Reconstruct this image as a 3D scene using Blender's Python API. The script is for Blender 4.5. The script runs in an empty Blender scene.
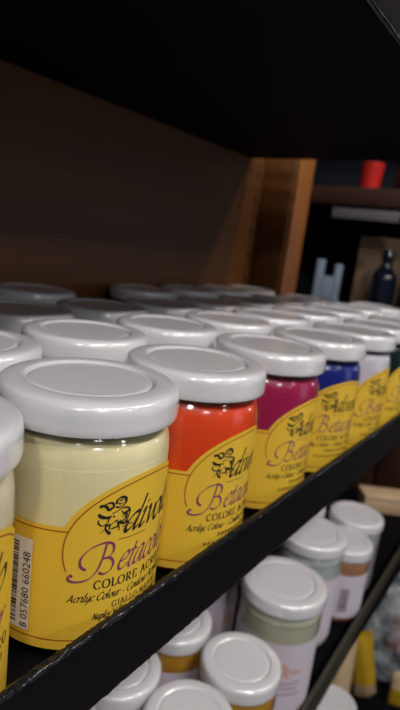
import bpy, bmesh, math, random
from mathutils import Vector, Matrix
random.seed(7)
PI = math.pi
sc = bpy.context.scene
C = sc.collection

# ------------------------------------------------------------------ materials
def mat(name, col, rough=.5, metal=0., coat=0., spec=.5, bump=None, vary=None, coat_rough=.05):
    m = bpy.data.materials.new(name); m.use_nodes = True
    nt = m.node_tree; b = nt.nodes['Principled BSDF']
    b.inputs['Base Color'].default_value = (*col, 1)
    b.inputs['Roughness'].default_value = rough
    b.inputs['Metallic'].default_value = metal
    b.inputs['Coat Weight'].default_value = coat
    b.inputs['Coat Roughness'].default_value = coat_rough
    b.inputs['Specular IOR Level'].default_value = spec
    if vary or bump:
        tc = nt.nodes.new('ShaderNodeTexCoord')
    if vary:                                   # (scale vector, colour2, detail)
        mp = nt.nodes.new('ShaderNodeMapping'); mp.inputs['Scale'].default_value = vary[0]
        nt.links.new(tc.outputs['Object'], mp.inputs['Vector'])
        n = nt.nodes.new('ShaderNodeTexNoise'); n.inputs['Scale'].default_value = 1; n.inputs['Detail'].default_value = 6
        nt.links.new(mp.outputs[0], n.inputs['Vector'])
        r = nt.nodes.new('ShaderNodeValToRGB')
        r.color_ramp.elements[0].position = .35; r.color_ramp.elements[1].position = .68
        r.color_ramp.elements[0].color = (*col, 1); r.color_ramp.elements[1].color = (*vary[1], 1)
        nt.links.new(n.outputs['Fac'], r.inputs['Fac']); nt.links.new(r.outputs['Color'], b.inputs['Base Color'])
    if bump:                                   # (scale, strength, distance)
        n2 = nt.nodes.new('ShaderNodeTexNoise'); n2.inputs['Scale'].default_value = bump[0]; n2.inputs['Detail'].default_value = 3
        nt.links.new(tc.outputs['Object'], n2.inputs['Vector'])
        bp = nt.nodes.new('ShaderNodeBump'); bp.inputs['Strength'].default_value = bump[1]; bp.inputs['Distance'].default_value = bump[2]
        nt.links.new(n2.outputs['Fac'], bp.inputs['Height']); nt.links.new(bp.outputs['Normal'], b.inputs['Normal'])
    return m

def clear_mat(name, tint, rough, weight=1., bump=None):
    """thin clear wall (glass, film): see-through with fresnel gloss, lets the lamp light in"""
    m = bpy.data.materials.new(name); m.use_nodes = True
    nt = m.node_tree; nt.nodes.remove(nt.nodes['Principled BSDF'])
    out = nt.nodes['Material Output']
    t = nt.nodes.new('ShaderNodeBsdfTransparent'); t.inputs['Color'].default_value = (*tint, 1)
    g = nt.nodes.new('ShaderNodeBsdfGlossy'); g.inputs['Roughness'].default_value = rough
    f = nt.nodes.new('ShaderNodeLayerWeight'); f.inputs['Blend'].default_value = .5
    pw = nt.nodes.new('ShaderNodeMath'); pw.operation = 'POWER'; pw.inputs[1].default_value = 4.5
    mu = nt.nodes.new('ShaderNodeMath'); mu.operation = 'MULTIPLY_ADD'; mu.inputs[1].default_value = .8*weight; mu.inputs[2].default_value = .04*weight; mu.use_clamp = True
    mx = nt.nodes.new('ShaderNodeMixShader')
    nt.links.new(f.outputs['Facing'], pw.inputs[0]); nt.links.new(pw.outputs[0], mu.inputs[0]); nt.links.new(mu.outputs[0], mx.inputs[0])
    nt.links.new(t.outputs[0], mx.inputs[1]); nt.links.new(g.outputs[0], mx.inputs[2])
    nt.links.new(mx.outputs[0], out.inputs['Surface'])
    if bump:
        tc = nt.nodes.new('ShaderNodeTexCoord'); n2 = nt.nodes.new('ShaderNodeTexNoise')
        n2.inputs['Scale'].default_value = bump[0]; n2.inputs['Detail'].default_value = 2
        nt.links.new(tc.outputs['Object'], n2.inputs['Vector'])
        bp = nt.nodes.new('ShaderNodeBump'); bp.inputs['Strength'].default_value = bump[1]; bp.inputs['Distance'].default_value = bump[2]
        nt.links.new(n2.outputs['Fac'], bp.inputs['Height'])
        nt.links.new(bp.outputs['Normal'], g.inputs['Normal']); nt.links.new(bp.outputs['Normal'], f.inputs['Normal'])
    return m

M = {}
M['lid'] = mat('white_enamel', (.66, .655, .68), .32, coat=1., coat_rough=.13)
M['lid'].node_tree.nodes['Principled BSDF'].inputs['Coat IOR'].default_value = 1.75
M['glass'] = clear_mat('jar_glass', (.965, .975, .96), .12, 1.5, bump=(110, .12, .001))
M['yellow'] = mat('label_yellow', (.74, .475, .04), .42, coat=.12)
M['line'] = mat('label_line', (.36, .10, .012), .5)
M['ink'] = mat('label_ink', (.018, .014, .012), .5)
M['purple'] = mat('label_purple', (.19, .038, .11), .5)
M['white_paper'] = mat('label_white', (.78, .74, .68), .5)
M['lavender'] = mat('label_lavender', (.60, .54, .62), .5)
M['orange_print'] = mat('label_orange_print', (.62, .36, .30), .5)
M['black'] = mat('black_hammered_paint', (.005, .005, .006), .35, spec=.08, bump=(900, .6, .0005), coat=.5, coat_rough=.09)
M['under'] = mat('black_sheet', (.003, .003, .0035), .7, spec=.05)
M['edge'] = mat('lit_grey_edge', (.035, .031, .021), .45, bump=(900, .4, .0005))  # light on the lower rail's lip painted in as olive-grey
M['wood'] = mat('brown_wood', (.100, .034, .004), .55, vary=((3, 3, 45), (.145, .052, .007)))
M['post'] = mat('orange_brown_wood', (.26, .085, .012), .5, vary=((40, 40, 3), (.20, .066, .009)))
M['redwood'] = mat('red_brown_wood', (.042, .013, .005), .5, vary=((20, 4, 30), (.03, .009, .004)))
M['hole'] = mat('hole_dark', (.01, .006, .004), .8)
M['dark'] = mat('dark_panel', (.012, .018, .030), .6)
M['red'] = mat('red_plastic', (.62, .025, .02), .35)
M['strip'] = mat('grey_card', (.13, .12, .14), .5)
M['kraft'] = mat('brown_card', (.30, .20, .12), .7)
M['beige'] = mat('beige_card', (.55, .40, .25), .6, vary=((25, 25, 25), (.45, .31, .18)))
M['steel'] = mat('pale_blue_plastic', (.30, .36, .46), .4)
M['bottle'] = mat('dark_bottle', (.006, .010, .018), .12, coat=.6)
M['bluepack'] = mat('blue_print', (.05, .16, .38), .4)
M['orangepack'] = mat('orange_print', (.42, .10, .035), .4)
M['yellowpack'] = mat('yellow_pouch', (.40, .25, .012), .35)
M['film'] = clear_mat('clear_film', (.86, .88, .88), .14, 3., bump=(45, 1., .02))
nt = M['film'].node_tree                        # whitish mottling painted in for the film's missing reflections
_o = nt.nodes['Material Output']; _mx = _o.inputs['Surface'].links[0].from_node
_d = nt.nodes.new('ShaderNodeBsdfDiffuse'); _d.inputs['Color'].default_value = (.62, .68, .72, 1)
_tc = nt.nodes.new('ShaderNodeTexCoord'); _n = nt.nodes.new('ShaderNodeTexNoise'); _n.inputs['Scale'].default_value = 38; _n.inputs['Detail'].default_value = 3
_r = nt.nodes.new('ShaderNodeMapRange'); _r.inputs['From Min'].default_value = .42; _r.inputs['From Max'].default_value = .75; _r.inputs['To Min'].default_value = .03; _r.inputs['To Max'].default_value = .6
nt.links.new(_tc.outputs['Object'], _n.inputs['Vector']); nt.links.new(_n.outputs['Fac'], _r.inputs['Value'])
_m2 = nt.nodes.new('ShaderNodeMixShader'); nt.links.new(_r.outputs[0], _m2.inputs[0]); nt.links.new(_mx.outputs[0], _m2.inputs[1]); nt.links.new(_d.outputs[0], _m2.inputs[2])
nt.links.new(_m2.outputs[0], _o.inputs['Surface'])
M['floor'] = mat('floor_tile', (.045, .035, .03), .5, vary=((4, 4, 4), (.06, .045, .035)))
M['wall'] = mat('wall_paint', (.05, .045, .045), .8, vary=((5, 5, 5), (.06, .052, .05)))
def paint(name, col, rough=.3, metal=0): M[name] = mat('paint_' + name, col, rough, metal)
paint('cream', (.84, .74, .44)); paint('ivory', (.72, .66, .52)); paint('orange', (.80, .065, .012))
paint('magenta', (.36, .012, .075)); paint('blue', (.012, .016, .20)); paint('pale', (.62, .58, .66))
paint('green', (.004, .018, .012)); paint('ochre', (.42, .20, .03)); paint('dark_red', (.25, .02, .02))
paint('white', (.72, .70, .68)); paint('gold', (.60, .30, .03), .28, .3); paint('copper', (.52, .26, .14), .28, .35)
paint('pale_green', (.47, .47, .37), .25); paint('pale_blue', (.44, .48, .47), .25); paint('grey', (.30, .30, .31), .3)

# ------------------------------------------------------------------ mesh helpers
def link(name, bm, mats, parent=None, smooth=True, sharp=35):
    me = bpy.data.meshes.new(name); bm.normal_update(); bm.to_mesh(me); bm.free()
    for m in (mats if isinstance(mats, list) else [mats]): me.materials.append(M[m] if isinstance(m, str) else m)
    if smooth:
        for p in me.polygons: p.use_smooth = True
        me.set_sharp_from_angle(angle=math.radians(sharp))
    o = bpy.data.objects.new(name, me); C.objects.link(o)
    if parent: o.parent = parent
    return o
def empty(name, loc, rz=0.):
    o = bpy.data.objects.new(name, None); o.empty_display_size = .02
    C.objects.link(o); o.location = loc; o.rotation_euler = (0, 0, rz); return o
def tag(o, label, cat, group=None):
    o['label'] = label; o['category'] = cat
    if group: o['group'] = group
    return o
def struct(o): o['kind'] = 'structure'; return o
def lathe(prof, seg=72, bm=None, mi=0, cx=0, cy=0):
    bm = bm or bmesh.new(); rings = []
    for r, z in prof:
        if r < 1e-6: rings.append([bm.verts.new((cx, cy, z))])
        else: rings.append([bm.verts.new((cx + r*math.cos(2*PI*k/seg), cy + r*math.sin(2*PI*k/seg), z)) for k in range(seg)])
    for a, b in zip(rings, rings[1:]):
        for k in range(seg):
            k2 = (k+1) % seg
            if len(a) == 1 and len(b) == 1: continue
            if len(a) == 1: f = bm.faces.new((a[0], b[k], b[k2]))
            elif len(b) == 1: f = bm.faces.new((a[k], b[0], a[k2]))
            else: f = bm.faces.new((a[k], b[k], b[k2], a[k2]))
            f.material_index = mi
    bmesh.ops.recalc_face_normals(bm, faces=bm.faces[:])
    return bm
def smooth_prof(pts, n=4):
    out = []
    for i in range(len(pts)-1):
        p0, p1, p2, p3 = pts[max(i-1, 0)], pts[i], pts[i+1], pts[min(i+2, len(pts)-1)]
        for k in range(n):
            t = k/n
            out.append(tuple(.5*((2*b) + (c-a)*t + (2*a-5*b+4*c-d)*t*t + (3*b-a-3*c+d)*t**3) for a, b, c, d in zip(p0, p1, p2, p3)))
    out.append(pts[-1]); return out
def box(x0, x1, y0, y1, z0, z1, bevel=0., bm=None, seg=2, mi=0):
    b2 = bmesh.new(); bmesh.ops.create_cube(b2, size=1)
    for v in b2.verts: v.co = Vector((x0+(v.co.x+.5)*(x1-x0), y0+(v.co.y+.5)*(y1-y0), z0+(v.co.z+.5)*(z1-z0)))
    if bevel: bmesh.ops.bevel(b2, geom=b2.edges[:], offset=bevel, segments=seg, affect='EDGES', profile=.5)
    for f in b2.faces: f.material_index = mi
    if bm is None: return b2
    me = bpy.data.meshes.new('t'); b2.to_mesh(me); b2.free(); bm.from_mesh(me); bpy.data.meshes.remove(me); return bm

# ------------------------------------------------------------------ pen lettering
# every glyph: (advance, [strokes]); x-height = 1, broad-nib pen
SCRIPT = {
 'e': (.74, [[(.06, .46), (.46, .58), (.62, .82), (.44, 1.0), (.16, .80), (.04, .36), (.2, .04), (.44, .02), (.76, .28)]]),
 't': (.52, [[(.24, 1.4), (.17, .6), (.17, .12), (.34, .0), (.56, .2)], [(-.05, .96), (.5, .98)]]),
 'a': (.92, [[(.66, .92), (.42, 1.0), (.14, .76), (.04, .3), (.18, .02), (.44, .2), (.64, .76)], [(.7, 1.0), (.63, .4), (.68, .05), (.8, .02), (.95, .2)]]),
 'c': (.68, [[(.62, .84), (.48, 1.0), (.24, .88), (.06, .45), (.14, .1), (.36, .0), (.66, .24)]]),
 'o': (.78, [[(.40, 1.), (.13, .8), (.05, .4), (.22, .02), (.46, .06), (.68, .45), (.62, .86), (.36, 1.)]]),
 'l': (.42, [[(.20, 1.8), (.13, 1.), (.1, .25), (.2, .02), (.44, .2)]]),
 'r': (.62, [[(0, .85), (.15, 1.0), (.15, .5), (.1, 0)], [(.13, .5), (.3, .85), (.5, 1.0), (.64, .9)]]),
 'd': (.88, [[(.66, .92), (.42, 1.0), (.14, .76), (.04, .3), (.18, .02), (.44, .2), (.64, .76)], [(.70, 1.85), (.66, 1.), (.62, .3), (.7, .02), (.9, .2)]]),
 'i': (.46, [[(.02, .82), (.2, 1.0), (.17, .5), (.17, .1), (.3, .02), (.48, .2)], [(.2, 1.36), (.25, 1.30)]]),
 'v': (.74, [[(0, .88), (.14, 1.0), (.24, .5), (.32, 0)], [(.32, 0), (.6, .5), (.66, .98)]]),
 'u': (.9, [[(.02, .82), (.18, 1.), (.14, .4), (.2, .03), (.42, .12), (.62, .6)], [(.66, 1.), (.62, .4), (.66, .04), (.88, .2)]]),
 'y': (.82, [[(.02, .82), (.18, 1.), (.14, .4), (.2, .03), (.42, .12), (.62, .6)], [(.68, 1.), (.62, .2), (.42, -.5), (.1, -.55)]]),
 'n': (.92, [[(.02, .84), (.18, 1.), (.14, 0)], [(.16, .5), (.38, .92), (.6, .9), (.58, .2), (.7, .02), (.88, .18)]]),
 'p': (.86, [[(.04, .84), (.2, 1.), (.1, -.6)], [(.16, .6), (.4, 1.), (.66, .85), (.62, .3), (.38, .02), (.16, .18)]]),
 'q': (.84, [[(.66, .92), (.42, 1.), (.14, .76), (.04, .3), (.18, .02), (.44, .2), (.64, .76)], [(.68, 1.), (.58, -.6)]]),
 's': (.62, [[(.52, .88), (.34, 1.), (.14, .86), (.2, .62), (.42, .42), (.4, .12), (.2, 0), (.0, .14)]]),
 'w': (1.1, [[(0, .9), (.14, 1.), (.2, .3), (.3, 0)], [(.3, 0), (.56, .9)], [(.56, .9), (.58, .3), (.68, 0)], [(.68, 0), (.96, .5), (1.0, 1.)]]),
 '-': (.6, [[(.08, .48), (.44, .48)]]), ' ': (.5, []),
 'A': (1.16, [[(.62, 1.5), (.04, 0)], [(.62, 1.5), (.96, 0)], [(.26, .52), (.82, .52)]]),
 'C': (1.12, [[(1.0, 1.2), (.78, 1.48), (.4, 1.4), (.1, .9), (.14, .3), (.46, .0), (.8, .08), (1.0, .34)]]),
 'N': (1.22, [[(.1, 0), (.2, 1.5)], [(.2, 1.5), (.9, 0)], [(.9, 0), (1.0, 1.5)]]),
 'Y': (1.06, [[(.04, 1.5), (.46, .76)], [(1., 1.5), (.46, .76), (.4, 0)]]),
 'J': (.7, [[(.5, 1.5), (.46, .5), (.3, -.1), (.0, -.16)]]),
 'B': (1.42, [[(.62, 1.74), (.44, 1.0), (.12, .25), (-.36, -.22), (-1.0, -.38), (-1.55, -.34), (-1.72, -.14), (-1.58, .02), (-1.46, -.1)],
              [(-.62, .30), (-.98, .55), (-.95, 1.05), (-.35, 1.58), (.50, 1.82), (1.05, 1.66), (1.12, 1.25), (.80, .95), (.42, .90)],
              [(.42, .90), (.95, .86), (1.18, .50), (.98, .10), (.52, -.04), (.22, .10)]]),
}
CAPS = {   # cap height = 1
 'C': (.80, [[(.66, .82), (.52, .98), (.28, .95), (.08, .65), (.08, .35), (.28, .04), (.52, .02), (.70, .2)]]),
 'O': (.88, [[(.42, 1.), (.16, .88), (.05, .5), (.16, .12), (.42, 0.), (.68, .12), (.79, .5), (.68, .88), (.42, 1.)]]),
 'L': (.64, [[(.16, 1.), (.16, 0)], [(.02, 1.), (.32, 1.)], [(.02, 0), (.56, 0)], [(.56, 0), (.6, .24)]]),
 'R': (.76, [[(.16, 1.), (.16, 0)], [(.02, 1.), (.4, 1.), (.56, .86), (.56, .66), (.4, .52), (.16, .5)], [(.36, .5), (.56, .14), (.74, 0)], [(.04, 0), (.3, 0)]]),
 'E': (.66, [[(.16, 1.), (.16, 0)], [(.02, 1.), (.54, 1.)], [(.54, 1.), (.56, .8)], [(.16, .52), (.44, .52)], [(.02, 0), (.58, 0)], [(.58, 0), (.62, .22)]]),
 'A': (.82, [[(.4, 1.), (.08, 0)], [(.4, 1.), (.70, 0)], [(.2, .34), (.6, .34)], [(-.02, 0), (.2, 0)], [(.58, 0), (.82, 0)]]),
 'I': (.38, [[(.18, 1.), (.18, 0)], [(.04, 1.), (.32, 1.)], [(.04, 0), (.32, 0)]]),
 'G': (.86, [[(.66, .82), (.52, .98), (.28, .95), (.08, .65), (.08, .35), (.28, .04), (.52, .02), (.68, .14)], [(.68, .42), (.68, .08)], [(.54, .42), (.8, .42)]]),
 'N': (.86, [[(.14, 0), (.14, 1.)], [(.14, 1.), (.70, 0)], [(.70, 0), (.70, 1.)], [(.02, 0), (.26, 0)], [(.58, 1.), (.82, 1.)]]),
 'P': (.68, [[(.16, 1.), (.16, 0)], [(.02, 1.), (.4, 1.), (.58, .86), (.58, .62), (.4, .46), (.16, .46)], [(.04, 0), (.3, 0)]]),
 ' ': (.42, []),
}
def catmull(pts, step):
    if len(pts) == 2:
        n = 4; return [(pts[0][0]+(pts[1][0]-pts[0][0])*k/n, pts[0][1]+(pts[1][1]-pts[0][1])*k/n) for k in range(n+1)]
    return smooth_prof(pts, step)
class Pen:
    """flat lettering on a label sheet (u across, z up, metres), wrapped on the jar by to_mesh"""
    def __init__(self): self.q = []
    def stroke(self, pts, thin, thick, ang=.65, step=6, mi=0, taper=False):
        P = catmull(pts, step); n = len(P); L = []
        for i, (x, y) in enumerate(P):
            a = P[max(i-1, 0)]; b = P[min(i+1, n-1)]
            dx, dy = b[0]-a[0], b[1]-a[1]; l = math.hypot(dx, dy) or 1e-9; dx /= l; dy /= l
            w = thin + (thick-thin)*abs(math.sin(math.atan2(dy, dx)-ang))
            if taper: w *= .35+.65*math.sin(PI*i/(n-1))**.5
            L.append(((x-dy*w/2, y+dx*w/2), (x+dy*w/2, y-dx*w/2)))
        for (a, b), (c, d) in zip(L, L[1:]): self.q.append(([a, b, d, c], mi))
    def word(self, txt, font, x, y, h, thin, thick, shear=0., sx=1., gap=0., ang=.65, mi=0, step=6):
        for ch in txt:
            adv, st = font[ch]
            for s in st:
                sh = 0 if ch == 'B' else shear
                self.stroke([(x+(px*sx+sh*py)*h, y+py*h) for px, py in s], thin, thick, ang, step, mi)
            x += (adv*sx+gap)*h
        return x
    def disc(self, x, y, r, mi=0, n=12, ry=None):
        ry = ry or r
        self.q.append(([(x+r*math.cos(2*PI*k/n), y+ry*math.sin(2*PI*k/n)) for k in range(n)], mi))
    def rect(self, x0, x1, y0, y1, mi=0, n=1):
        for k in range(n):
            a = x0+(x1-x0)*k/n; b = x0+(x1-x0)*(k+1)/n
            self.q.append(([(a, y0), (b, y0), (b, y1), (a, y1)], mi))
    def text(self, txt, x, y, size, shear=0., mi=0, rot=False):
        """small print set in the built-in font"""
        cu = bpy.data.curves.new('t', 'FONT'); cu.body = txt; cu.size = size; cu.shear = shear; cu.resolution_u = 2
        o = bpy.data.objects.new('t', cu); C.objects.link(o)
        bpy.context.view_layer.update()
        me = o.evaluated_get(bpy.context.evaluated_depsgraph_get()).to_mesh()
        for p in me.polygons:
            c = [me.vertices[v].co for v in p.vertices]
            self.q.append(([((x-v.y, y+v.x) if rot else (x+v.x, y+v.y)) for v in c], mi))
        o.to_mesh_clear(); bpy.data.objects.remove(o); bpy.data.curves.remove(cu)
    def build(self, name, mats, R, parent=None, ztop=0.):
        bm = bmesh.new()
        for poly, mi in self.q:
            vs = []
            for u, z in poly:
                t = u/RLAB; vs.append(bm.verts.new((R*math.sin(t), -R*math.cos(t), ztop+z)))
            try:
                f = bm.faces.new(vs); f.material_index = mi
                f.normal_update()
                c = f.calc_center_median()
                if f.normal.dot(Vector((c.x, c.y, 0))) < 0: f.normal_flip()
            except ValueError: pass
        return link(name, bm, mats, parent, smooth=False)

# ------------------------------------------------------------------ the paint jar (built standing on z = 0)
RLID, RB, H = .0324, .0312, .0918
RLAB = RB+.0001
def lid_prof(R, hs=.0108, Hh=0.):
    k = R
    pts = [(0, -.0007), (.60*k, -.0007), (.662*k, -.0007), (.680*k, -.0011), (.700*k, -.0008), (.722*k, -.0001), (.745*k, 0), (.86*k, -.0001),
           (.925*k, -.0004), (.950*k, -.0008), (.970*k, -.0014), (.984*k, -.0022), (.993*k, -.0034), (.998*k, -.005), (k, -hs*.8),
           (1.003*k, -hs*.93), (.995*k, -hs), (.97*k, -hs*.98), (.955*k, -hs*.9), (.955*k, -.004)]
    return [(r, z+Hh) for r, z in pts]
def glass_prof(rb, h):
    z = lambda d: h-d
    pts = [(0, .0015), (rb*.80, .0008), (rb*.93, .0022), (rb*.985, .006), (rb, .012), (rb, z(.028)), (rb*.997, z(.0225)), (rb*.982, z(.0185)),
           (rb*.950, z(.0155)), (rb*.915, z(.0135)), (rb*.893, z(.0118)), (rb*.893, z(.0098)), (rb*.893, z(.0045))]
    return smooth_prof(pts, 3)
def paint_prof(rb, h, lvl):
    d = .0005; P = [(max(r-d, 0), zz+(d if zz < .003 else 0)) for r, zz in glass_prof(rb, h) if zz < h-lvl]
    return P + [(P[-1][0]*.985, h-lvl+.0002), (P[-1][0]*.8, h-lvl-.0003), (0, h-lvl-.0005)]
G_lid = lathe(lid_prof(RLID, Hh=H), 80)
lid_src = link('lid', G_lid, 'lid', sharp=50); LID = lid_src.data; bpy.data.objects.remove(lid_src)
g_src = link('glass_jar', lathe(glass_prof(RB, H), 72), 'glass', sharp=60); GLASS = g_src.data; bpy.data.objects.remove(g_src)
PAINT = {}
def paint_mesh(c):
    if c not in PAINT:
        o = link('paint', lathe(paint_prof(RB, H, .0146), 72), c, sharp=60); PAINT[c] = o.data; bpy.data.objects.remove(o)
    return PAINT[c]

# label sheet: low shoulder all round, tall oval in front
UC, UA = 2.0e-3, 32.5e-3
Z_SH, Z_TOP, Z_BOT = -.0415, -.0245, -.0868
def label_top(u, off=0.):
    a = UA-off; s = (u-UC)/a
    e = -.0500+(.0255-off)*math.sqrt(max(0, 1-s*s)) if abs(s) < 1 else -9
    base = Z_SH-off
    return max(e, base)
def make_label_mesh(detail=True):
    bm = bmesh.new(); n = 200; u0, u1 = -.076, .079; zt = H
    cols = []
    for k in range(n+1):
        u = u0+(u1-u0)*k/n; t = u/RLAB; row = []
        top = label_top(u)
        for z in (Z_BOT, Z_BOT*.66+top*.34, Z_BOT*.33+top*.67, top):
            row.append(bm.verts.new((RLAB*math.sin(t), -RLAB*math.cos(t), zt+z)))
        cols.append(row)
    for a, b in zip(cols, cols[1:]):
        for i in range(3): bm.faces.new((a[i], b[i], b[i+1], a[i+1]))
    # printed red-brown border lines
    R2 = RLAB+.00005
    def ribbon(pts, w):
        L = []
        for i, (u, z) in enumerate(pts):
            a = pts[max(i-1, 0)]; b = pts[min(i+1, len(pts)-1)]
            dx, dz = b[0]-a[0], b[1]-a[1]; l = math.hypot(dx, dz) or 1; nx, nz = -dz/l*w/2, dx/l*w/2
            q = []
            for sg in (1, -1):
                uu, z2 = u+sg*nx, z+sg*nz; t = uu/RLAB; q.append(bm.verts.new((R2*math.sin(t), -R2*math.cos(t), zt+z2)))
            L.append(q)
        for (a, b), (c, d) in zip(L, L[1:]):
            f = bm.faces.new((a, b, d, c)); f.material_index = 1
    w = .00052
    oval = [(UC+(UA-.0020)*math.cos(a), -.0500+.0236*math.sin(a)) for a in [PI*(1.10-1.20*k/90) for k in range(91)]]
    ribbon(oval, w)
    xs = UC-(UA-.0020)*.944
    ribbon([(u0+(xs-u0)*k/30, Z_SH-.0016) for k in range(31)], w)
    xs2 = UC+(UA-.0020)*.944
    ribbon([(xs2+(u1-xs2)*k/30, Z_SH-.0016) for k in range(31)], w)
    ribbon([(u0+(u1-u0)*k/120, Z_BOT+.0036) for k in range(121)], w)
    bmesh.ops.recalc_face_normals(bm, faces=bm.faces[:])
    for f in bm.faces:
        c = f.calc_center_median()
        if f.normal.dot(Vector((c.x, c.y, 0))) < 0: f.normal_flip()
    o = link('label', bm, ['yellow', 'line'], smooth=False); me = o.data
    for p in me.polygons: p.use_smooth = True
    bpy.data.objects.remove(o); return me
LABEL = make_label_mesh()
RT = RLAB+.0001

def emblem():
    p = Pen(); S = lambda x, y: (-.0186+(x-45)/250*.0106, -.0445+(490-y)/330*.0128)
    def s(pts, a=.00025, b=.0007): p.stroke([S(*q) for q in pts], a, b, step=5)
    def d(x, y, r): q = S(x, y); p.disc(*q, r)
    s([(58, 222), (85, 218), (112, 232), (135, 262), (160, 240)], .0006, .0011)
    s([(100, 212), (130, 198), (160, 205), (170, 235), (150, 262), (120, 258)], .0004, .0009)
    s([(190, 215), (196, 180), (230, 160), (265, 175), (270, 210), (250, 238)], .0005, .0011)
    s([(205, 212), (225, 222), (245, 212)], .0003, .0006); s([(215, 190), (240, 185)], .0004, .0008)
    s([(185, 240), (215, 250), (250, 240)], .0003, .0007)
    s([(52, 295), (85, 318), (120, 330), (158, 322)], .0005, .0011); s([(60, 318), (95, 335), (150, 340)], .0003, .0006)
    s([(160, 300), (200, 285), (245, 262), (290, 268), (315, 300), (305, 350), (290, 400)], .00025, .0007)
    s([(170, 330), (185, 326)], .0006, .001)
    s([(62, 345), (58, 375), (90, 402), (128, 385), (140, 340)], .0002, .0006)
    s([(125, 385), (118, 430), (140, 470), (165, 478)], .0003, .0008); s([(150, 390), (150, 440), (130, 455)], .0003, .0007)
    s([(110, 395), (150, 405), (190, 375), (215, 370)], .0003, .0008)
    s([(165, 440), (200, 432), (222, 425), (215, 380)], .0003, .0009); s([(228, 378), (248, 400), (268, 408), (300, 405)], .0005, .0011)
    s([(272, 300), (285, 330), (278, 370), (255, 385)], .0004, .0012); s([(240, 290), (262, 320), (255, 350)], .0002, .0005)
    s([(75, 470), (95, 455), (105, 440)], .0002, .0005); s([(225, 470), (232, 440), (222, 420)], .0002, .0005)
    s([(260, 440), (300, 430), (350, 428)], .0002, .0006); d(290, 400, .0007); d(150, 476, .0007); d(70, 228, .0005); d(300, 300, .0005)
    return p
def maker_name():
    p = Pen(); p.word('divolo', SCRIPT, -.0092, -.0448, .0063, .00045, .0016, shear=.44, sx=1.02, gap=.0, ang=.75)
    p.stroke([(-.0105, -.0470), (-.004, -.0471), (.001, -.0469)], .00015, .0003)
    return p
def product_name():
    p = Pen(); p.word('Betacolor', SCRIPT, -.0176, -.0586, .0062, .00035, .00100, shear=.34, sx=.82, ang=.7); return p
def product_kind():
    p = Pen(); p.word('COLORE ACRILICO', CAPS, -.0177, -.0643, .0032, .00022, .00058, sx=1.02, gap=.10, ang=.05, step=4)
    return p
def small_print(name=None):
    p = Pen()
    p.word('Acrilyc Colour - Couleur Acrylique', SCRIPT, -.0262, -.0686, .00190, .00016, .00046, shear=.30, sx=.96, ang=.5, step=4)
    if name:
        p.word(name[0], CAPS, -.0106, -.0726, .0023, .00016, .00034, sx=1., gap=.1, ang=.05, step=3)
        p.word(name[1], SCRIPT, -.0174, -.0760, .00165, .00016, .0004, shear=.30, sx=.80, ang=.5, step=4)
    else:                                      # two lines too small to read
        for x0, x1, z, hh in ((-.0106, .012, -.0726, .0022), (-.0174, .013, -.0762, .0018)):
            x = x0; rnd = random.Random(3)
            while x < x1:
                p.stroke([(x, z), (x+.0003, z+hh), (x+.0008, z+hh*.2), (x+.0012, z+hh*.8)], .0002, .0004, step=3)
                x += .0021 if rnd.random() < .85 else .0036
    return p
def barcode():
    p = Pen(); rnd = random.Random(5)
    p.rect(-.0525, -.0385, -.0815, -.0478, 0, 6)
    z = -.0795
    while z < -.0497:
        w = rnd.choice((.0003, .0003, .0006, .0009)); p.q.append(([(-.0516+.0016*k, z) for k in range(6)]+[(-.0516+.0016*k, z+w) for k in range(5, -1, -1)], 1))
        z += w+rnd.choice((.0003, .0005, .0008))
    return p
def mesh_of(pen, name, mats, R=None):
    o = pen.build(name, mats, R or RT, ztop=H); me = o.data; bpy.data.objects.remove(o); return me
PR = dict(emblem=mesh_of(emblem(), 'emblem', 'ink'), maker=mesh_of(maker_name(), 'maker_name', 'ink'),
          product=mesh_of(product_name(), 'product_name', 'purple'), kind=mesh_of(product_kind(), 'product_kind', 'ink'),
          small=mesh_of(small_print(), 'small_print', 'ink'), small1=mesh_of(small_print(('GIALLO NAPOLI', 'Naples Yellow - Jaune de Naples')), 'small_print', 'ink'))
bp = barcode()
bq = [x for x in bp.q]; pw = Pen(); pw.q = [x for x in bq if x[1] == 0]
BAR_W = pw
def barcode_mesh():
    bm = bmesh.new()
    def add(q, R, mi):
        vs = [bm.verts.new((R*math.sin(u/RLAB), -R*math.cos(u/RLAB), H+z)) for u, z in q]
        f = bm.faces.new(vs); f.material_index = mi; f.normal_update(); c = f.calc_center_median()
        if f.normal.dot(Vector((c.x, c.y, 0))) < 0: f.normal_flip()
    for q, mi in bq: add(q, RT if mi == 0 else RT+.00008, mi)
    t = Pen(); t.text('8 057680 660248', -.0390, -.0808, .0040, 0, 1, rot=True)
    for q, mi in t.q: add(q, RT+.00008, 1)
    o = link('barcode', bm, ['white_paper', 'ink'], smooth=False); me = o.data; bpy.data.objects.remove(o); return me
PR['bar'] = barcode_mesh()

def add(name, me, parent):
    o = bpy.data.objects.new(name, me); C.objects.link(o); o.parent = parent; return o
def paint_jar(x, y, z, colour, label, group, rz=0., text=True, small='small', tilt=0.):
    t = empty('paint_jar', (x, y, z), rz); tag(t, label, 'paint jar', group)
    add('glass_jar', GLASS, t); add('paint', paint_mesh(colour), t); add('lid', LID, t)
    lb = add('label', LABEL, t)
    if text:
        add('emblem', PR['emblem'], lb); add('maker_name', PR['maker'], lb); add('product_name', PR['product'], lb)
        add('product_kind', PR['kind'], lb); add('small_print', PR[small], lb); add('barcode', PR['bar'], lb)
    return t

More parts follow.
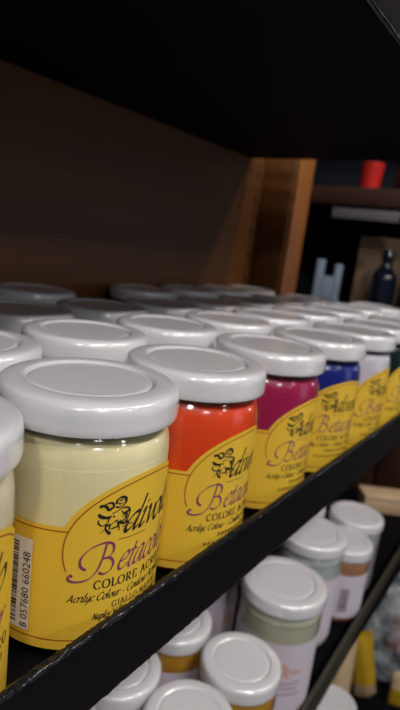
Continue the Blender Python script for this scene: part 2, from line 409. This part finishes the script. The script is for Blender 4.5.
SH = -.0523-H                                  # top of the middle shelf
FRONT = [(.0637, .1350), (.1318, .1349), (.1964, .1344), (.2715, .1368), (.3432, .1375), (.4087, .1361), (.4747, .1358), (.5429, .1362), (.6112, .1355)]
FC = ['ivory', 'cream', 'orange', 'magenta', 'blue', 'pale', 'green', 'ochre', 'dark_red']
FL = ['paint jar of ivory white paint cut off by the left edge, nearest the viewer',
      'large foremost jar of cream-yellow paint with white lid and yellow label',
      'jar of bright orange-red paint behind the black shelf rail',
      'jar of magenta paint between the orange-red and the blue jars',
      'jar of deep blue paint just right of the magenta jar',
      'jar of pale lilac-white paint just right of the blue jar',
      'jar of dark green paint right of the pale lilac jar, at the right edge',
      'paint jar past the dark green one in the front row, at the right edge',
      'farthest front-row jar at the right end of the middle shelf']
for i, (x, y) in enumerate(FRONT):
    if i > 7: continue
    paint_jar(x, y, SH, FC[i], FL[i], 'paint jars in the front row', rz=[0, 0, 0, .0, -.32, -.05, .1, 0, 0][i], small='small1' if i == 1 else 'small')
SX, X2 = .0682, .1263
nb = ['cut off at the left edge', 'seen above and behind the cream-yellow jar', 'behind the gap of the orange-red and magenta jars',
      'behind the magenta jar', 'behind the blue jar', 'behind the pale lilac jar', 'behind the dark green jar', 'second from the right end', 'at the right end of that row']
cols = ['ivory', 'white', 'cream', 'white', 'ochre', 'pale', 'ivory', 'grey', 'white']
for i in range(9):
    x, y = X2+i*SX+random.uniform(-.0012, .0012), .2041+random.uniform(-.001, .001)
    if i == 0: x -= .002
    paint_jar(x, y, SH, cols[i], 'white-lidded paint jar in the second row, ' + nb[i], 'paint jars in the second row', rz=random.uniform(-.3, .3), text=False)
ORD = ['first', 'second', 'third', 'fourth', 'fifth', 'sixth', 'seventh', 'eighth']
for k, i in enumerate(range(2, 9)):
    x, y = .0669+i*SX-.004+random.uniform(-.001, .001), .2690+random.uniform(-.001, .001)
    paint_jar(x, y, SH, random.choice(cols), 'white-lidded paint jar in the third row back, %s from the left edge' % ORD[k], 'paint jars in the third row', rz=random.uniform(-.4, .4), text=False)
k = 0
for i in range(2, 9):
    if i == 4: continue
    x, y = .0669+i*SX-(.010 if i == 5 else .002), .3460
    if i == 8: x -= .004
    paint_jar(x, y, SH, random.choice(cols), 'shaded paint jar in the back row by the wood panel, %s from the left edge' % ORD[k], 'paint jars in the back row', rz=random.uniform(-.4, .4), text=False)
    k += 1

# ------------------------------------------------------------------ jars on the lower shelves (pale labels)
def pale_label(t, rb, h, band=True, col='lavender', motif=True, bar=False, uc=0.):
    bm = bmesh.new(); n = 90; z0, z1 = .010, h-(.037 if h > .1 else .029); R = rb+.0001
    rows = []
    for k in range(n+1):
        a = -2.6+5.2*k/n; rows.append([bm.verts.new((R*math.sin(a), -R*math.cos(a), z)) for z in (z0, z1)])
    for a, b in zip(rows, rows[1:]): bm.faces.new((a[0], b[0], b[1], a[1]))
    lb = link('label', bm, col, t, smooth=True)
    global RLAB
    keep = RLAB; RLAB = rb
    if motif:
        p = Pen(); zc = (z0+z1)/2+.010; rnd = random.Random(2)
        for k in range(15):
            a = rnd.uniform(0, 6.28); r = rnd.uniform(.002, .009)
            q = (uc+r*1.2*math.cos(a), zc+r*.7*math.sin(a)); p.stroke([q, (q[0]+rnd.uniform(-.004, .004), q[1]+rnd.uniform(.001, .004)), (q[0]+rnd.uniform(.002, .006), q[1]+rnd.uniform(-.003, .003))], .0016, .0034)
        p.build('motif', 'orange_print', R+.0001, lb)
        p = Pen()
        for zz, w in ((zc-.013, .030), (zc-.018, .024), (zc-.024, .034)):
            x = uc-w/2
            while x < uc+w/2:
                p.stroke([(x, zz), (x+.0006, zz+.0024), (x+.0014, zz), (x+.002, zz+.002)], .0002, .0005, step=3); x += .0031
        p.build('small_print', 'purple', R+.0001, lb)
    if bar:
        p = Pen(); rnd = random.Random(9); z = z0+.008
        while z < z0+.036:
            p.rect(uc-.034, uc-.024, z, z+.0009, 0, 3); z += rnd.choice((.0014, .0018))
        p.build('barcode', 'ink', R+.0001, lb)
    RLAB = keep
def craft_jar(x, y, z, R, h, colour, label, group, rz=0., lab=True, **kw):
    t = empty('craft_jar', (x, y, z), rz); tag(t, label, 'craft paint jar', group)
    rb = R*.962
    link('glass_jar', lathe(glass_prof(rb, h), 64), 'glass', t, sharp=60)
    link('paint', lathe(paint_prof(rb, h, .0150), 64), colour, t, sharp=60)
    link('lid', lathe(lid_prof(R, .0118, h), 72), 'lid', t, sharp=50)
    if lab: pale_label(t, rb, h, **kw)
    return t
SL = -.312-H                                   # top of the lower shelf
gl = 'craft jars on the lower shelf'
craft_jar(.3296, .1490, SL, .0315, H+.002, 'gold', 'white-lidded jar of gold paint left of the tall pale green jar', gl, -.7, uc=.01)
craft_jar(.2647, .1508, SL, .0315, H, 'gold', 'white jar lid cut off by the bottom edge, nearest on the lower shelf', gl)
craft_jar(.2636, .2150, SL, .0315, H, 'pale', 'white-lidded jar half under the black rail at the bottom left', gl)
craft_jar(.3335, .2165, SL, .0315, H, 'gold', 'white-lidded gold jar half hidden by the rail, behind the other gold jar', gl)
craft_jar(.1990, .2140, SL, .0315, H, 'white', 'white lid corner peeping under the rail at the bottom left', gl)
craft_jar(.4090, .1562, SL, .0380, -.2835-SL, 'pale_green', 'tall jar of pale green medium with lavender label and orange motif', gl, -1.0, uc=.007)
craft_jar(.5100, .1745, SL, .0375, -.2835-SL, 'pale_blue', 'tall jar of pale bluish medium behind the pale green one', gl, .1, motif=False)
craft_jar(.5740, .1560, SL, .0315, H, 'copper', 'jar of copper paint with pinkish label and barcode at the lower rail', gl, -.2, motif=False, bar=True, uc=.006)
craft_jar(.6380, .1660, SL, .0335, H+.004, 'grey', 'farthest white-lidded jar at the right of the lower shelf', gl, lab=False)
craft_jar(.6080, .2290, SL, .0315, H+.004, 'white', 'white lid peeping out between the black rail and the bluish jar', gl)
craft_jar(.4090, .2400, SL, .0370, -.290-SL, 'pale', 'lilac-labelled jar in shade behind the pale green jar, under the rail', gl)
SB = -.573-H                                   # top of the bottom shelf
craft_jar(.632, .146, SB, .0315, H, 'white', 'white lid on the bottom shelf, at the lower edge beyond the tray lip', None)

# ------------------------------------------------------------------ the bookcase
BACK = .380
def hammered_rail(x0, x1, y0, y1, z0, z1, r):
    """a flat bar with rounded edges and the small dents of hammered paint"""
    P = []                                     # profile (y, z, dent depth)
    for cy, cz, a0 in ((y1-r, z1-r, 0), (y0+r, z1-r, 90), (y0+r, z0+r, 180), (y1-r, z0+r, 270)):
        for k in range(4): a = math.radians(a0+30*k); P.append((cy+r*math.cos(a), cz+r*math.sin(a), .00017 if a0 < 180 else .00009))
    out = []
    for i, p in enumerate(P):
        q = P[(i+1) % len(P)]; out.append(p); l = math.hypot(q[0]-p[0], q[1]-p[1]); n = int(l/.0022)
        for k in range(1, n): t = k/n; out.append((p[0]+(q[0]-p[0])*t, p[1]+(q[1]-p[1])*t, .00003))
    rnd = random.Random(11); bm = bmesh.new(); rings = []; x = x0
    while x < x1:
        rings.append([bm.verts.new((x, py+rnd.gauss(0, d), pz+rnd.gauss(0, d))) for py, pz, d in out]); x += .0011 if -.02 < x < .62 else .006
    for a, c in zip(rings, rings[1:]):
        for k in range(len(out)): k2 = (k+1) % len(out); bm.faces.new((a[k], a[k2], c[k2], c[k]))
    bm.faces.new(rings[0]); bm.faces.new(rings[-1][::-1])
    bmesh.ops.recalc_face_normals(bm, faces=bm.faces[:])
    return bm
def shelf_tray(label, x0, x1, y0, ztop, lip_up, lip_dn, m='black', slope=0., yaw=0., lt=.0034, bev=.0014, thick=.012):
    bm = box(x0, x1, y0+lt, BACK, ztop-thick, ztop-.0004, .0008)
    t = link('metal_shelf', bm, 'under', sharp=40); tag(t, label, 'shelf', 'black metal shelves of the bookcase')
    b = hammered_rail(x0, x1, y0, y0+lt, ztop-lip_dn, ztop+lip_up, bev)
    for v in b.verts: v.co.z += (v.co.x-.43)*slope; v.co.y += (v.co.x-.4)*yaw
    link('front_rail', b, m, t, sharp=60)
    return t
shelf_tray('black metal shelf with front rail under the rows of yellow-labelled paint jars', -.45, .715, .0985, SH, .0228, .0072, slope=.005)
shelf_tray('black metal shelf overhead, its front edge glinting in the top right corner', -.45, .622, .1010, .1215, .030, .0122)
shelf_tray('lower black metal shelf under the gold, copper and pale green jars', -.45, .93, .1135, SL, .0200, .0140, m='edge', yaw=.03, lt=.004, bev=.0015)
shelf_tray('bottom black metal shelf carrying the clear bag and yellow pouches', -.45, .972, .0600, SB, .0080, .0140)
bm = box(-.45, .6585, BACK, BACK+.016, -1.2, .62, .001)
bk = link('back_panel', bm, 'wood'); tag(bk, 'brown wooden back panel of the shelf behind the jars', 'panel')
bmh = bmesh.new()
for n_, z in enumerate([-.076, -.044, -.012, .020, .060, .092]):
    lathe([(0, 0), (.0028, 0), (.0031, .0005)], 20, bmh)
    for v in bmh.verts:
        if not v.tag: v.tag = True; v.co = Vector((.6455+v.co.x, BACK-.0002-v.co.z*.3, z+v.co.y))
for j, z in enumerate([-.076, -.044, -.012, .020, .060, .092]):
    b = lathe([(0, 0), (.0028, 0), (.0031, .0004)], 20)
    for v in b.verts: v.co = Vector((.6455+v.co.x, BACK-.0002-v.co.z, z+v.co.y))
    link('peg_hole', b, 'hole', bk)
bmh.free()
post = link('side_post', box(.6595, .7060, .3345, .3990, -1.2, .62, .0015), 'wood'); link('lit_front_strip', box(.6625, .7075, .3300, .3343, -1.2, .62, .0012), 'post', post); tag(post, 'orange-brown wooden upright at the right end of the shelf', 'post')  # upright's shaded side and lit front put in as darker and brighter wood
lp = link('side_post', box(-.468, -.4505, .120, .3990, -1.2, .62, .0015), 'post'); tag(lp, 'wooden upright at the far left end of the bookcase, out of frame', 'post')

# ------------------------------------------------------------------ second bookcase round the corner
X = .98
bc = empty('corner_bookcase', (1.14, .45, -1.2)); tag(bc, 'dark brown bookcase in the shadow beyond the shelf end, red cup on its board', 'bookcase')
def part(name, m, *a, bevel=.0015):
    o = link(name, box(*a, bevel), m); o.parent = bc; o.matrix_parent_inverse = Matrix.Translation((-1.14, -.45, 1.2)); return o
part('shelf_board', 'redwood', X, 1.30, .165, .80, .0955, .1275)
part('shelf_board', 'redwood', X, 1.30, .165, .80, -.123, -.098)
part('shelf_board', 'redwood', X, 1.30, .165, .80, -.69, -.66)
part('shelf_board', 'redwood', X, 1.30, .165, .80, .40, .43)
part('back_panel', 'dark', 1.30, 1.315, .165, .80, -1.2, .62)
part('side_panel', 'redwood', X, 1.315, .145, .165, -1.2, .62)
part('side_panel', 'redwood', X, 1.315, .80, .82, -1.2, .62)
for y0, y1 in ((.167, .2345), (.2385, .50), (.504, .798)):
    d = part('door', 'redwood', X-.004, X+.012, y0, y1, -.655, -.128)
def at(o, x, y, z, rz=0): o.location = (x, y, z); o.rotation_euler = (0, 0, rz); return o
# red cup
cup = link('plastic_cup', lathe([(0, 0), (.0180, 0), (.0188, .002), (.0200, .043), (.0208, .0445), (.0206, .046), (.0192, .045), (.0180, .004), (0, .003)], 40), 'red', sharp=40)
at(cup, 1.012, .358, .1280); tag(cup, 'red plastic cup standing on the dark board at the right', 'cup')
jr = link('dark_tub', lathe([(0, 0), (.026, 0), (.028, .003), (.028, .040), (.030, .041), (.030, .049), (.027, .051), (0, .051)], 36), 'bottle', sharp=40)
at(jr, 1.02, .285, .1280); tag(jr, 'dark round tub on the board at the right edge beside the red cup', 'tub')
ps = empty('price_strip', (X, .35, .0815)); tag(ps, 'grey price strip hanging under the board of the corner bookcase', 'sign')
o = link('card', box(-.0012, .0005, -.066, .058, -.0105, .0075, .0004), 'strip', ps)
o2 = link('clip', box(.0006, .0022, -.055, .055, .006, .0139, .0004), 'under', ps)
# pale two-pronged stand
bm = bmesh.new()
for y0, y1, z0, z1 in ((-.026, -.013, 0, .084), (.012, .026, 0, .090), (-.014, .014, .012, .058), (-.030, -.012, 0, .012), (.012, .030, 0, .012)):
    box(0, .016, y0, y1, z0, z1, .003, bm)
o = link('plastic_stand', bm, 'steel', sharp=40); at(o, 1.03, .418, -.0975, .0); tag(o, 'pale blue two-pronged plastic stand in shadow above the jar lids', 'stand')
bx = empty('cardboard_box', (1.13, .335, -.0975)); tag(bx, 'brown cardboard box standing in the corner bookcase at the right', 'box')
link('body', box(-.05, .05, -.075, .045, 0, .145, .002), 'kraft', bx); link('flap', box(-.051, -.049, -.075, .045, .10, .1452, .0004), 'kraft', bx)
def bottle(x, y, z, s, label):
    t = empty('bottle', (x, y, z)); tag(t, label, 'bottle', 'dark bottles in the corner bookcase')
    link('body', lathe([(r*s, q*s) for r, q in smooth_prof([(0, 0), (.020, 0), (.023, .003), (.023, .06), (.021, .072), (.011, .086), (.009, .094), (.009, .098)], 3)], 36), 'bottle', t, sharp=50)
    link('cap', lathe([(r*s, q*s) for r, q in [(0, .118), (.010, .118), (.0112, .116), (.0112, .098), (.0095, .0975)]], 28), 'bottle', t, sharp=40)
bottle(1.025, .303, -.094, 1.0, 'dark glossy bottle at the right edge above the lids, left of its pair')
bottle(1.035, .240, -.094, 1.15, 'dark glossy bottle at the right edge above the lids, right of its pair')

# ------------------------------------------------------------------ things right of the lower jars
kb = empty('beige_carton', (.886, .188, SL+.0006), -.95); tag(kb, 'small beige carton lying at the right end of the lower shelf', 'carton')
link('body', box(-.043, .043, -.020, .020, 0, .024, .002), 'beige', kb); link('lid', box(-.044, .044, -.021, .021, .0235, .0300, .002), 'beige', kb)
def pouch(name, label, cat, x, y, z, w, h, d, m, rz, lean, band=None, group=None, roll=0.):
    t = empty(name, (x, y, z), rz); t.rotation_euler = (lean, roll, rz); tag(t, label, cat, group)
    bm = bmesh.new(); nx, nz = 14, 20; V = {}
    rnd = random.Random(int(x*1000))
    for s in (-1, 1):
        for i in range(nx+1):
            for j in range(nz+1):
                u, v = i/nx, j/nz
                th = d/2*(max(0, math.sin(PI*u))**.6)*(1-v**3)*(.35+.65*min(1, v*6+.5))*(1 if v < .93 else .2)
                wr = .0012*math.sin(9*u+5*v*s)*math.sin(7*v+2*u)
                V[s, i, j] = bm.verts.new(((u-.5)*w*(1-.05*v), s*(th+.0004)+wr, v*h))
    for s in (-1, 1):
        for i in range(nx):
            for j in range(nz):
                q = [V[s, i, j], V[s, i+1, j], V[s, i+1, j+1], V[s, i, j+1]]
                f = bm.faces.new(q if s < 0 else q[::-1])
                if band and band[0] <= (j+.5)/nz <= band[1]: f.material_index = 1
    for j in range(nz):
        bm.faces.new((V[-1, 0, j], V[-1, 0, j+1], V[1, 0, j+1], V[1, 0, j])); bm.faces.new((V[1, nx, j], V[1, nx, j+1], V[-1, nx, j+1], V[-1, nx, j]))
    for i in range(nx):
        bm.faces.new((V[-1, i+1, 0], V[-1, i, 0], V[1, i, 0], V[1, i+1, 0])); bm.faces.new((V[-1, i, nz], V[-1, i+1, nz], V[1, i+1, nz], V[1, i, nz]))
    link('pouch_body', bm, [m, band[2]] if band else m, t, sharp=60)
    return t
gp = 'pouches on the bottom shelf'
gp = 'pouches on the bottom shelf'
pouch('pouch', 'yellow pouch standing on the bottom shelf beside the white lid', 'pouch', .778, .136, SB+.0045, .036, .104, .022, 'yellowpack', -.95, -.10, (.0, .2, 'kraft'), gp, roll=-.2)
pouch('pouch', 'pale paper pouch just left of the yellow pouch on the bottom shelf', 'pouch', .742, .172, SB+.001, .046, .100, .024, 'beige', -.95, -.10, None, gp)
pouch('plastic_bag', 'crinkled clear plastic bag at the right edge of the bottom shelf', 'bag', .838, .128, SB+.004, .090, .185, .046, 'film', -1.05, -.06)
pouch('pouch', 'blue and orange printed pouch at the right edge behind the clear bag', 'pouch', .928, .118, SB+.001, .062, .155, .024, 'bluepack', -.9, -.05, (.0, .80, 'orangepack'), gp)
pouch('pouch', 'small yellow and tan pouch at the bottom right corner before the clear bag', 'pouch', .800, .088, SB+.001, .036, .055, .018, 'beige', -1.0, -.05, (.0, .5, 'yellowpack'), gp)

# ------------------------------------------------------------------ setting
struct(link('floor', box(-2.2, 2.4, -2.2, 1.0, -1.26, -1.2), 'floor', smooth=False))
struct(link('wall_back', box(-2.2, 2.4, .94, 1.0, -1.2, 1.5), 'wall', smooth=False))
struct(link('wall_right', box(2.34, 2.4, -2.2, .94, -1.2, 1.5), 'wall', smooth=False))

# ------------------------------------------------------------------ light
def lamp(name, loc, power, col, r=.03):
    l = bpy.data.lights.new(name, 'POINT'); l.energy = power; l.color = col; l.shadow_soft_size = r
    o = bpy.data.objects.new(name, l); C.objects.link(o); o.location = loc; return o
for loc, p, c in (((-.85, -.55, .95), 20, (1, .96, .92)), ((-.30, -.78, 1.2), 24, (1, .96, .93)), ((.02, -.82, 1.2), 20, (1, .96, .93)), ((.16, -.82, 1.2), 10, (1, .96, .93)),
                  ((.75, -.75, 1.15), 22, (1, .92, .85)), ((1.05, -.60, .95), 11, (1, .84, .70)),
                  ((.10, -1.25, .40), 1.0, (1, .80, .6)), ((-.75, -1.45, .85), 8, (.96, .97, 1)), ((-.60, -1.55, .85), 6, (.96, .97, 1)), ((.45, -1.7, .9), 7, (1, .93, .87)), ((1.9, -.79, .05), 2.6, (.7, .84, 1))):  # low frontal lamps added as fill, cool right one added for the shelf-edge glint
    lamp('spot_or_fill_lamp', loc, p, c, .05)
wl = bpy.data.lights.new('shop_window', 'AREA'); wl.energy = 2.2; wl.color = (.62, .78, 1); wl.size = .9; wl.shape = 'RECTANGLE'; wl.size_y = 1.3
wo = bpy.data.objects.new('shop_window', wl); C.objects.link(wo); wo.location = (1.5, -2.1, .1)
wo.rotation_euler = (Vector((.4, .1, -.1))-Vector((1.5, -2.1, .1))).to_track_quat('-Z', 'Y').to_euler()
w = bpy.data.worlds.new('World'); sc.world = w; w.use_nodes = True
bg = w.node_tree.nodes['Background']; bg.inputs['Color'].default_value = (.50, .62, 1.0, 1); bg.inputs['Strength'].default_value = .045

# ------------------------------------------------------------------ camera
r = Vector((.5782, -.8065, .1231)); u = Vector((.1011, .2205, .9701)); f = Vector((.8096, .5485, -.2091))
cam = bpy.data.cameras.new('Camera'); co = bpy.data.objects.new('Camera', cam); C.objects.link(co)
m3 = Matrix((r, u, -f)).transposed(); co.rotation_euler = m3.to_euler(); co.location = (0, 0, 0)
cam.sensor_fit = 'AUTO'; cam.lens = 4.3; cam.sensor_width = 4.3*710/535.66
cam.clip_start = .01; cam.clip_end = 20
cam.dof.use_dof = True; cam.dof.focus_distance = .172; cam.dof.aperture_fstop = 4.3/2.0
sc.camera = co
sc.view_settings.view_transform = 'Standard'; sc.view_settings.look = 'None'
sc.view_settings.gamma = 1; sc.view_settings.use_curve_mapping = False
sc.view_settings.exposure = 0.06
